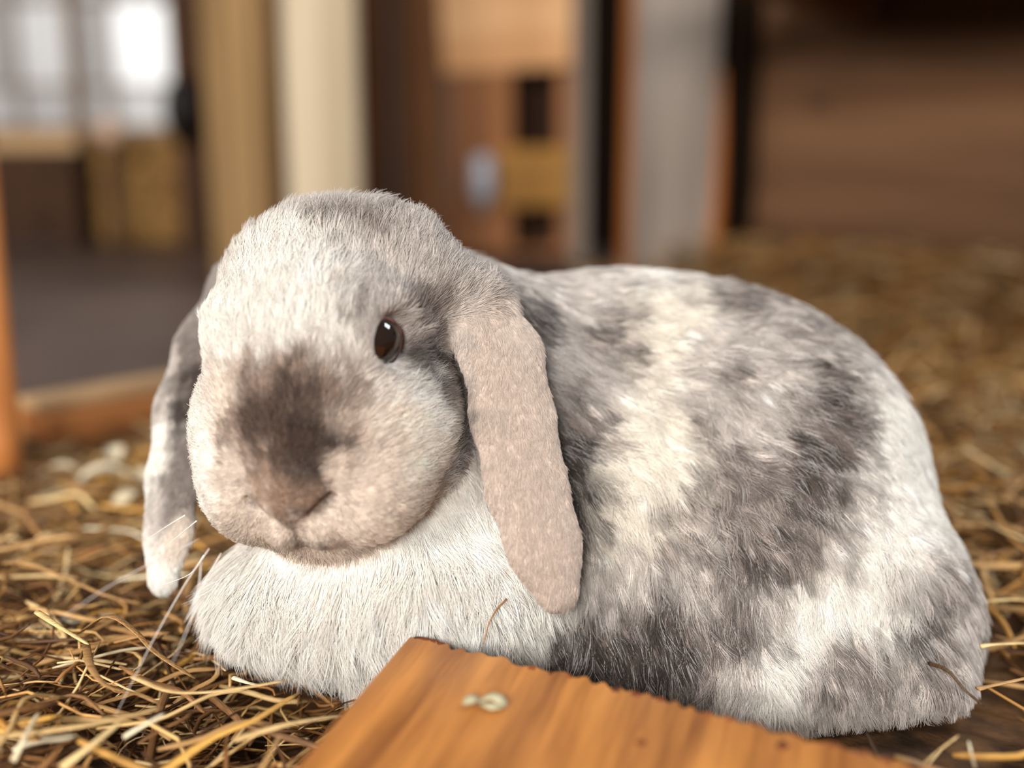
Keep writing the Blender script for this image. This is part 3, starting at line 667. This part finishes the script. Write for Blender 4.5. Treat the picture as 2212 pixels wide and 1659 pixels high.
# ------------------------------------------------------------------ straw
def straw_mat(name, dark, light):
    m, nt, b = new_mat(name); N = nt.nodes; L = nt.links
    oi = N.new('ShaderNodeObjectInfo'); tc = N.new('ShaderNodeTexCoord'); mp = N.new('ShaderNodeMapping'); mp.inputs['Scale'].default_value = (1, 18, 18)
    L.new(tc.outputs['Object'], mp.inputs[0]); n = N.new('ShaderNodeTexNoise'); n.inputs['Scale'].default_value = 40; n.inputs['Detail'].default_value = 3; L.new(mp.outputs[0], n.inputs['Vector'])
    ad = N.new('ShaderNodeMath'); ad.operation = 'MULTIPLY_ADD'; ad.inputs[1].default_value = .5; L.new(oi.outputs['Random'], ad.inputs[0])
    mu = N.new('ShaderNodeMath'); mu.operation = 'MULTIPLY'; mu.inputs[1].default_value = .75; L.new(n.outputs[0], mu.inputs[0]); L.new(mu.outputs[0], ad.inputs[2])
    cr = N.new('ShaderNodeValToRGB'); cr.color_ramp.elements[0].position = .25; cr.color_ramp.elements[1].position = .85
    cr.color_ramp.elements[0].color = dark; cr.color_ramp.elements[1].color = light; L.new(ad.outputs[0], cr.inputs[0]); L.new(cr.outputs[0], b.inputs['Base Color'])
    wv = N.new('ShaderNodeTexNoise'); wv.inputs['Scale'].default_value = 90; wv.inputs['Detail'].default_value = 2; L.new(mp.outputs[0], wv.inputs['Vector'])
    bp = N.new('ShaderNodeBump'); bp.inputs['Strength'].default_value = .6; bp.inputs['Distance'].default_value = .0008; L.new(wv.outputs[0], bp.inputs['Height']); L.new(bp.outputs[0], b.inputs['Normal'])
    b.inputs['Roughness'].default_value = .5; b.inputs['Specular IOR Level'].default_value = .4; return m
SM = {'gold': straw_mat('straw_gold', srgb(146, 98, 38), srgb(218, 166, 82)), 'pale': straw_mat('straw_pale', srgb(158, 120, 70), srgb(226, 194, 136)),
      'white': straw_mat('straw_white', srgb(184, 164, 128), srgb(236, 222, 190)), 'brown': straw_mat('straw_brown', srgb(84, 54, 30), srgb(150, 106, 62)),
      'dark': straw_mat('straw_dark', srgb(46, 32, 18), srgb(86, 62, 38)), 'tan': straw_mat('straw_tan', srgb(130, 94, 54), srgb(198, 154, 98))}
# stalks one can point at: points in the photo, height above the floor, half width in mm, tone
HERO = [
 ([(352, 1668, .020), (455, 1597, .024), (550, 1555, .026), (645, 1497, .022)], 2.3, .35, 'gold', 'thick golden straw blade slanting up beside the plank edge'),
 ([(508, 1598, .024), (600, 1570, .027), (668, 1556, .026), (738, 1546, .022)], 2.0, .3, 'pale', 'broad pale straw blade ending at the plank edge'),
 ([(286, 1462, .028), (372, 1494, .026), (480, 1492, .027), (620, 1470, .028)], 1.3, .5, 'pale', 'long thin straw curving under the chest of the rabbit'),
 ([(80, 1322, .040), (135, 1358, .038), (192, 1392, .034)], 1.5, .7, 'pale', 'short pale straw stalk standing out with its cut end up'),
 ([(180, 1362, .030), (235, 1330, .040), (290, 1362, .036), (335, 1408, .030), (422, 1466, .022)], 2.0, .3, 'tan', 'folded tan straw leaf arching over the pile'),
 ([(186, 1392, .030), (196, 1440, .032), (232, 1482, .030), (300, 1500, .026), (345, 1520, .024)], 1.6, .4, 'tan', 'tan straw bending round below the arched leaf'),
 ([(-10, 1592, .026), (150, 1572, .030), (260, 1552, .030), (352, 1528, .028)], 2.0, .4, 'pale', 'long flat pale straw running in from the left edge'),
 ([(132, 1659, .028), (200, 1608, .031), (262, 1558, .031)], 2.0, .4, 'pale', 'light yellow straw blade crossing the lower left pile'),
 ([(28, 1645, .026), (55, 1590, .031), (84, 1538, .030)], 1.5, .5, 'white', 'whitish straw stub near the lower left corner'),
 ([(10, 1216, .030), (60, 1216, .034), (150, 1252, .030), (230, 1286, .026), (312, 1306, .022)], 1.6, .6, 'tan', 'bent tan straw running towards the hanging ear at left'),
 ([(268, 1592, .030), (312, 1566, .033), (356, 1543, .034)], 1.2, .7, 'white', 'short whitish straw tip above the lower left pile'),
 ([(560, 1668, .024), (583, 1630, .028), (606, 1588, .028)], 1.2, .6, 'tan', 'thin tan straw upright close to the plank edge'),
 ([(504, 1464, .022), (532, 1474, .022), (564, 1482, .020)], 1.2, .7, 'white', 'small white straw bit under the chest fur'),
 ([(2118, 1396, .022), (2150, 1392, .022), (2230, 1388, .02)], 1.5, .5, 'pale', 'straight pale straw behind the rump, upper of two'),
 ([(2112, 1488, .020), (2140, 1482, .02), (2230, 1462, .02)], 1.5, .5, 'tan', 'tan straw slanting up behind the rump'),
 ([(2100, 1304, .02), (2160, 1296, .024), (2230, 1296, .02)], 1.8, .5, 'pale', 'pale straw lying far behind the rump, level with the thigh'),
 ([(1990, 1655, .020), (2030, 1620, .024), (2072, 1588, .026)], .7, .6, 'pale', 'thin pale straw splinter right of the plank'),
 ([(2106, 1659, .020), (2098, 1625, .026), (2092, 1600, .027)], .7, .6, 'white', 'tiny white straw splinter standing at the lower right'),
]
def stalk(name, path, rad, flat, mat, label, group=None, sides=8, n=16):
    p = smooth_path(path, n); c = p.mean(0); c[2] = p[:, 2].min()
    r = np.full(n, rad)*np.linspace(1.05, .55, n); r[-1] *= .4; r *= 1 + .12*np.sin(np.linspace(0, 9, n))
    v, f = tube_arrays(p - c, r, flat, sides)
    return tag(link(name, mesh_from(name, v, f, mat, True), None, c), label, 'straw', group)
for pts, hw, flat, tone, label in HERO:
    stalk('straw_stalk', [at_z(*q) for q in pts], hw*.8e-3, flat*.8, SM[tone], label)
stalk('dry_stem', [at(2008, 1433, .378), at(2046, 1448, .368), at(2084, 1490, .362), at(2126, 1526, .362)], .0008, .8, SM['dark'], 'dark curled stem lying against the fur of the rump')
stalk('dry_stem', [at(1094, 1294, .372), at(1072, 1318, .368), at(1056, 1348, .364), at(1044, 1392, .362)], .00035, .9, SM['brown'], 'fine brown stem rising from the plank before the chest')
# pale wood shavings by the batten
for px, py, sz, rz, lb in [(225, 1035, .016, .5, 'largest pale wood shaving, midway between leg and ear'), (282, 1085, .013, 1.3, 'pale wood shaving close to the hanging left ear'), (250, 985, .012, 1.9, 'pale wood shaving against the side of the batten'), (130, 1025, .012, .2, 'pale wood shaving nearest to the wooden leg'), (300, 1040, .012, 2.6, 'pale wood shaving between batten and left ear')]:
    c = at_z(px, py, .012); u = np.linspace(-1, 1, 9)
    vv = [(sz*a_*.9, w_*sz*.42*(1 - .35*a_*a_), sz*.42*(1 - a_*a_) + t_) for t_ in (0, .0008) for a_ in u for w_ in (-1, 1)]
    ff = []
    for b_ in (0, 18):
        ff += [(b_ + 2*i, b_ + 2*i + 1, b_ + 2*i + 3, b_ + 2*i + 2) for i in range(8)]
    ff += [(2*i, 2*i + 2, 2*i + 20, 2*i + 18) for i in range(8)] + [(2*i + 1, 2*i + 19, 2*i + 21, 2*i + 3) for i in range(8)] + [(0, 18, 19, 1), (16, 17, 35, 34)]
    o = link('wood_shaving', mesh_from('wood_shaving', vv, ff, SM['white'], True), None, c, (0, 0, rz))
    tag(o, lb, 'shaving', 'pale wood shavings by the batten')

def rabbit_zone(x, y):
    return ((np.abs((x - .040)/.155) < 1) & (y > np.where(x < -.02, .375, .30)) & (y < .52))
def plank_zone(x, y):
    q = np.stack([x - C0[0], y - C0[1]], -1)
    Mx = np.linalg.inv(np.array([[ew[0], eg[0]], [ew[1], eg[1]]])); ab = q @ Mx.T
    return (ab[..., 0] > -.012) & (ab[..., 0] < W_ + .01) & (ab[..., 1] > -.012)
def scatter(n, xr, yr):
    out = []
    while len(out) < n:
        x = rng.uniform(*xr); y = rng.uniform(*yr)
        if abs(x) > .55*y + .06 or not in_bed(np.array(x), np.array(y)): continue
        out.append((x, y))
    return np.array(out)
# single stalks: a few shapes, copied; the nearest 280 in view
protos = []
for k in range(14):
    Ls = rng.uniform(.018, .048); r = rng.uniform(.0007, .0016); bend = rng.uniform(-.10, .10)*Ls
    kink = rng.uniform(-.12, .12)*Ls
    p = smooth_path([(-Ls/2, 0, 0), (-Ls*.15, bend, abs(kink)*.6), (Ls*.2, bend*.8 + kink, abs(kink)), (Ls/2, 0, 0)], 9)
    rr = np.full(9, r); rr[0] *= .6; rr[-1] *= .4
    v, f = tube_arrays(p, rr, rng.uniform(.3, .8), 6)
    for tone in ('pale', 'tan', 'gold', 'white', 'brown'):
        protos.append((tone, mesh_from('straw_stalk', v, f, SM[tone], True), Ls))
GR = {'L': ('loose straw stalk in the pile left of the plank', 'loose straw at the left'), 'R': ('loose straw stalk on the ground right of the rump', 'loose straw at the right')}
count = 0
pts = np.vstack([scatter(2600, (-.26, .0), (.20, .66)), scatter(900, (.10, .34), (.26, .62))])
for x, y in pts:
    if count >= 275: break
    if rabbit_zone(x, y) or plank_zone(x, y): continue
    # in the picture?
    d = np.array([x, y, .02 - CAM_H]); t = d[1]*math.cos(PITCH) - d[2]*math.sin(PITCH); px = 1106 + FPX*x/t; py = 829.5 - FPX*(d[1]*math.sin(PITCH) + d[2]*math.cos(PITCH))/t
    if not (-20 < px < 2232 and 900 < py < 1690): continue
    if x < 0 and count > 215: continue
    tone, me, Ls = protos[rng.choice(len(protos))]
    if x > 0 and tone in ('pale', 'white') and rng.random() < .8: continue
    if (tone == 'white' and rng.random() < .75) or (tone == 'pale' and rng.random() < .4): continue
    o = link('straw_stalk', me, None, (x, y, float(bed_h(x, y)) + .012 + .016*rng.random()**1.4), (rng.uniform(-.5, .5), rng.normal(0, .20), rng.normal(.35, .75)))
    zone = ('at the front' if py > 1500 else 'midway back' if py > 1280 else 'towards the batten') + (', near the left edge' if px < 260 else ', below the hanging ear' if px < 520 else ', beside the plank') if x < 0 else ('close behind the rump' if py > 1250 else 'farther back behind the rump')
    adj = {'pale': 'pale straw-yellow', 'tan': 'tan', 'gold': 'golden', 'white': 'whitish', 'brown': 'brown'}[tone]
    lb, gr = GR['L' if x < 0 else 'R']; tag(o, adj + ' loose straw stalk ' + ('in the left pile ' if x < 0 else '') + zone, 'straw', adj + ' ' + gr); count += 1
# the rest of the bedding, one mass of short stalks
BED = []
def mass(P, zlo, zhi, Lr, Rr, pal, flatr=(.25, .8), ori=None):
    n = len(P); K = 5
    yaw = rng.uniform(0, np.pi*2, n) if ori is None else rng.normal(ori[0], ori[1], n)
    pit = rng.normal(0, .22, n); Ls = rng.uniform(*Lr, n); r = rng.uniform(*Rr, n)
    D = np.stack([np.cos(yaw)*np.cos(pit), np.sin(yaw)*np.cos(pit), np.sin(pit)], 1)
    Sd = np.stack([-np.sin(yaw), np.cos(yaw), np.zeros(n)], 1); Up = np.cross(D, Sd)
    roll = rng.uniform(-.9, .9, n)[:, None]; W1 = Sd*np.cos(roll) + Up*np.sin(roll); N1 = Up*np.cos(roll) - Sd*np.sin(roll)
    b1 = rng.normal(0, .14, n); b2 = rng.normal(0, .06, n); fl = rng.uniform(*flatr, n)
    c = np.stack([P[:, 0], P[:, 1], bed_h(P[:, 0], P[:, 1]) + zlo + (zhi - zlo)*rng.random(n)**1.5], 1)
    VV = np.empty((n, K, 4, 3))
    for k, s in enumerate(np.linspace(-1, 1, K)):
        q = c + D*(Ls/2*s)[:, None] + Sd*(Ls*b1*(1 - s*s))[:, None] + Up*(Ls*b2*np.sin(s*2.5))[:, None]
        rk = r*(1 - .45*abs(s)**3)
        for j, (cw, cn) in enumerate(((1, 0), (0, 1), (-1, 0), (0, -1))):
            VV[:, k, j] = q + W1*(rk*cw)[:, None] + N1*(rk*fl*cn)[:, None]
    fidx = []
    for k in range(K - 1):
        for j in range(4): fidx.append((k*4 + j, k*4 + (j + 1) % 4, (k + 1)*4 + (j + 1) % 4, (k + 1)*4 + j))
    fidx += [(3, 2, 1, 0), (16, 17, 18, 19)]
    FF = (np.array(fidx)[None] + (np.arange(n)*20)[:, None, None]).reshape(-1, 4)
    pal = np.array([srgb(*p)[:3] for p in pal]); cl = pal[rng.integers(0, len(pal), n)]*np.exp(rng.normal(0, .18, n))[:, None]
    BED.append((VV, FF, cl))
def build_bed(name, label):
    VV = np.concatenate([b[0] for b in BED]); cl = np.concatenate([b[2] for b in BED]); n = len(cl); off = 0; FF = []
    for b in BED: FF.append(b[1] + off); off += len(b[0])*20
    FF = np.concatenate(FF)
    me = bpy.data.meshes.new(name); me.vertices.add(n*20); me.vertices.foreach_set('co', VV.astype(np.float32).ravel())
    me.loops.add(FF.size); me.loops.foreach_set('vertex_index', FF.astype(np.int32).ravel())
    me.polygons.add(len(FF)); me.polygons.foreach_set('loop_start', np.arange(0, FF.size, 4, dtype=np.int32)); me.update(calc_edges=True); me.validate()
    ca = me.attributes.new('coat', 'FLOAT_COLOR', 'POINT'); ca.data.foreach_set('color', np.hstack([np.repeat(cl, 20, 0), np.ones((n*20, 1))]).astype(np.float32).ravel())
    me.shade_smooth(); me.materials.append(bed_m); o = link(name, me); return tag(o, label, 'straw', kind='stuff')
bed_m, nt, b, a = fur_shader('straw_bed', 'coat'); b.inputs['Roughness'].default_value = .55
PAL_L = [(186, 140, 84), (204, 166, 108), (158, 112, 60), (122, 82, 44), (94, 62, 36), (72, 48, 30), (216, 186, 136), (140, 96, 54), (110, 76, 46), (84, 58, 38)]
PAL_R = [(140, 100, 54), (158, 114, 60), (104, 70, 38), (80, 54, 32), (176, 138, 90), (130, 90, 42), (186, 160, 118), (96, 64, 34)]
P = scatter(12000, (-.45, .12), (.17, .86)); P = P[~(plank_zone(P[:, 0], P[:, 1]))]; P = P[~rabbit_zone(P[:, 0], P[:, 1]) | ((rng.random(len(P)) < .15) & (P[:, 0] < -.03))]
mass(P, .0, .022, (.010, .046), (.0003, .0011), PAL_L, ori=(.3, .9))
P = scatter(9500, (.02, 1.0), (.30, 1.66)); P = P[~rabbit_zone(P[:, 0], P[:, 1])]; P = P[~plank_zone(P[:, 0], P[:, 1])]
mass(P, .0, .030, (.020, .075), (.0008, .0024), PAL_R)
# drift of straw against the right wall and the grey post
n = 2600; s = rng.random(n); P = np.stack([.20 + s*.66, 1.62 - s*.56 - np.abs(rng.normal(0, .09, n))], 1)
P = P[np.hypot(P[:, 0] - .23, P[:, 1] - 1.66) > .14]; mass(P, .0, .075, (.03, .09), (.001, .0026), PAL_R)
build_bed('straw_bedding', 'mass of loose straw bedding covering the ground around the rabbit')
# straw bale far left
bl = empty('straw_bale', (at(355, 400, 2.42)[0], 2.44, -.02)); tag(bl, 'small yellow straw bale bound with twine behind the left ear', 'bale')
link('core', box_mesh('core', .235, .17, .225, noisy('bale_core', srgb(128, 94, 50), srgb(176, 136, 82), 40, .9, .8, .01), .02), bl)
for sx in (-.06, .06):
    ring = smooth_path([(sx, -.090, .02), (sx, -.092, .2), (sx, -.07, .232), (sx, .07, .232), (sx, .092, .2), (sx, .092, .02)], 20)
    v, f = tube_arrays(ring, .003, 1, 6, (1, 0, 0)); link('twine', mesh_from('twine', v, f, M['twine'], True), bl)
n = 260; st_v = []; st_f = []
for k in range(n):
    u, w = rng.uniform(-.115, .115), rng.uniform(.01, .222)
    if k % 3 == 0: q = np.array([u, rng.uniform(-.085, .085), .226])
    else: q = np.array([u, -.087, w])
    a_ = rng.normal(0, .5); dd = np.array([math.cos(a_), 0, math.sin(a_)]) if k % 3 else np.array([math.cos(a_), math.sin(a_), 0])
    v, f = tube_arrays([q - dd*.02, q, q + dd*.02], [.001, .0018, .0008], .5, 4, (0, .3, 1)); o_ = len(st_v)*len(v); st_f += [tuple(i + o_ for i in ff) for ff in f]; st_v.append(v)
so = link('loose_ends', mesh_from('loose_ends', np.vstack(st_v), st_f, SM['tan']), bl); tag(so, kind='stuff')
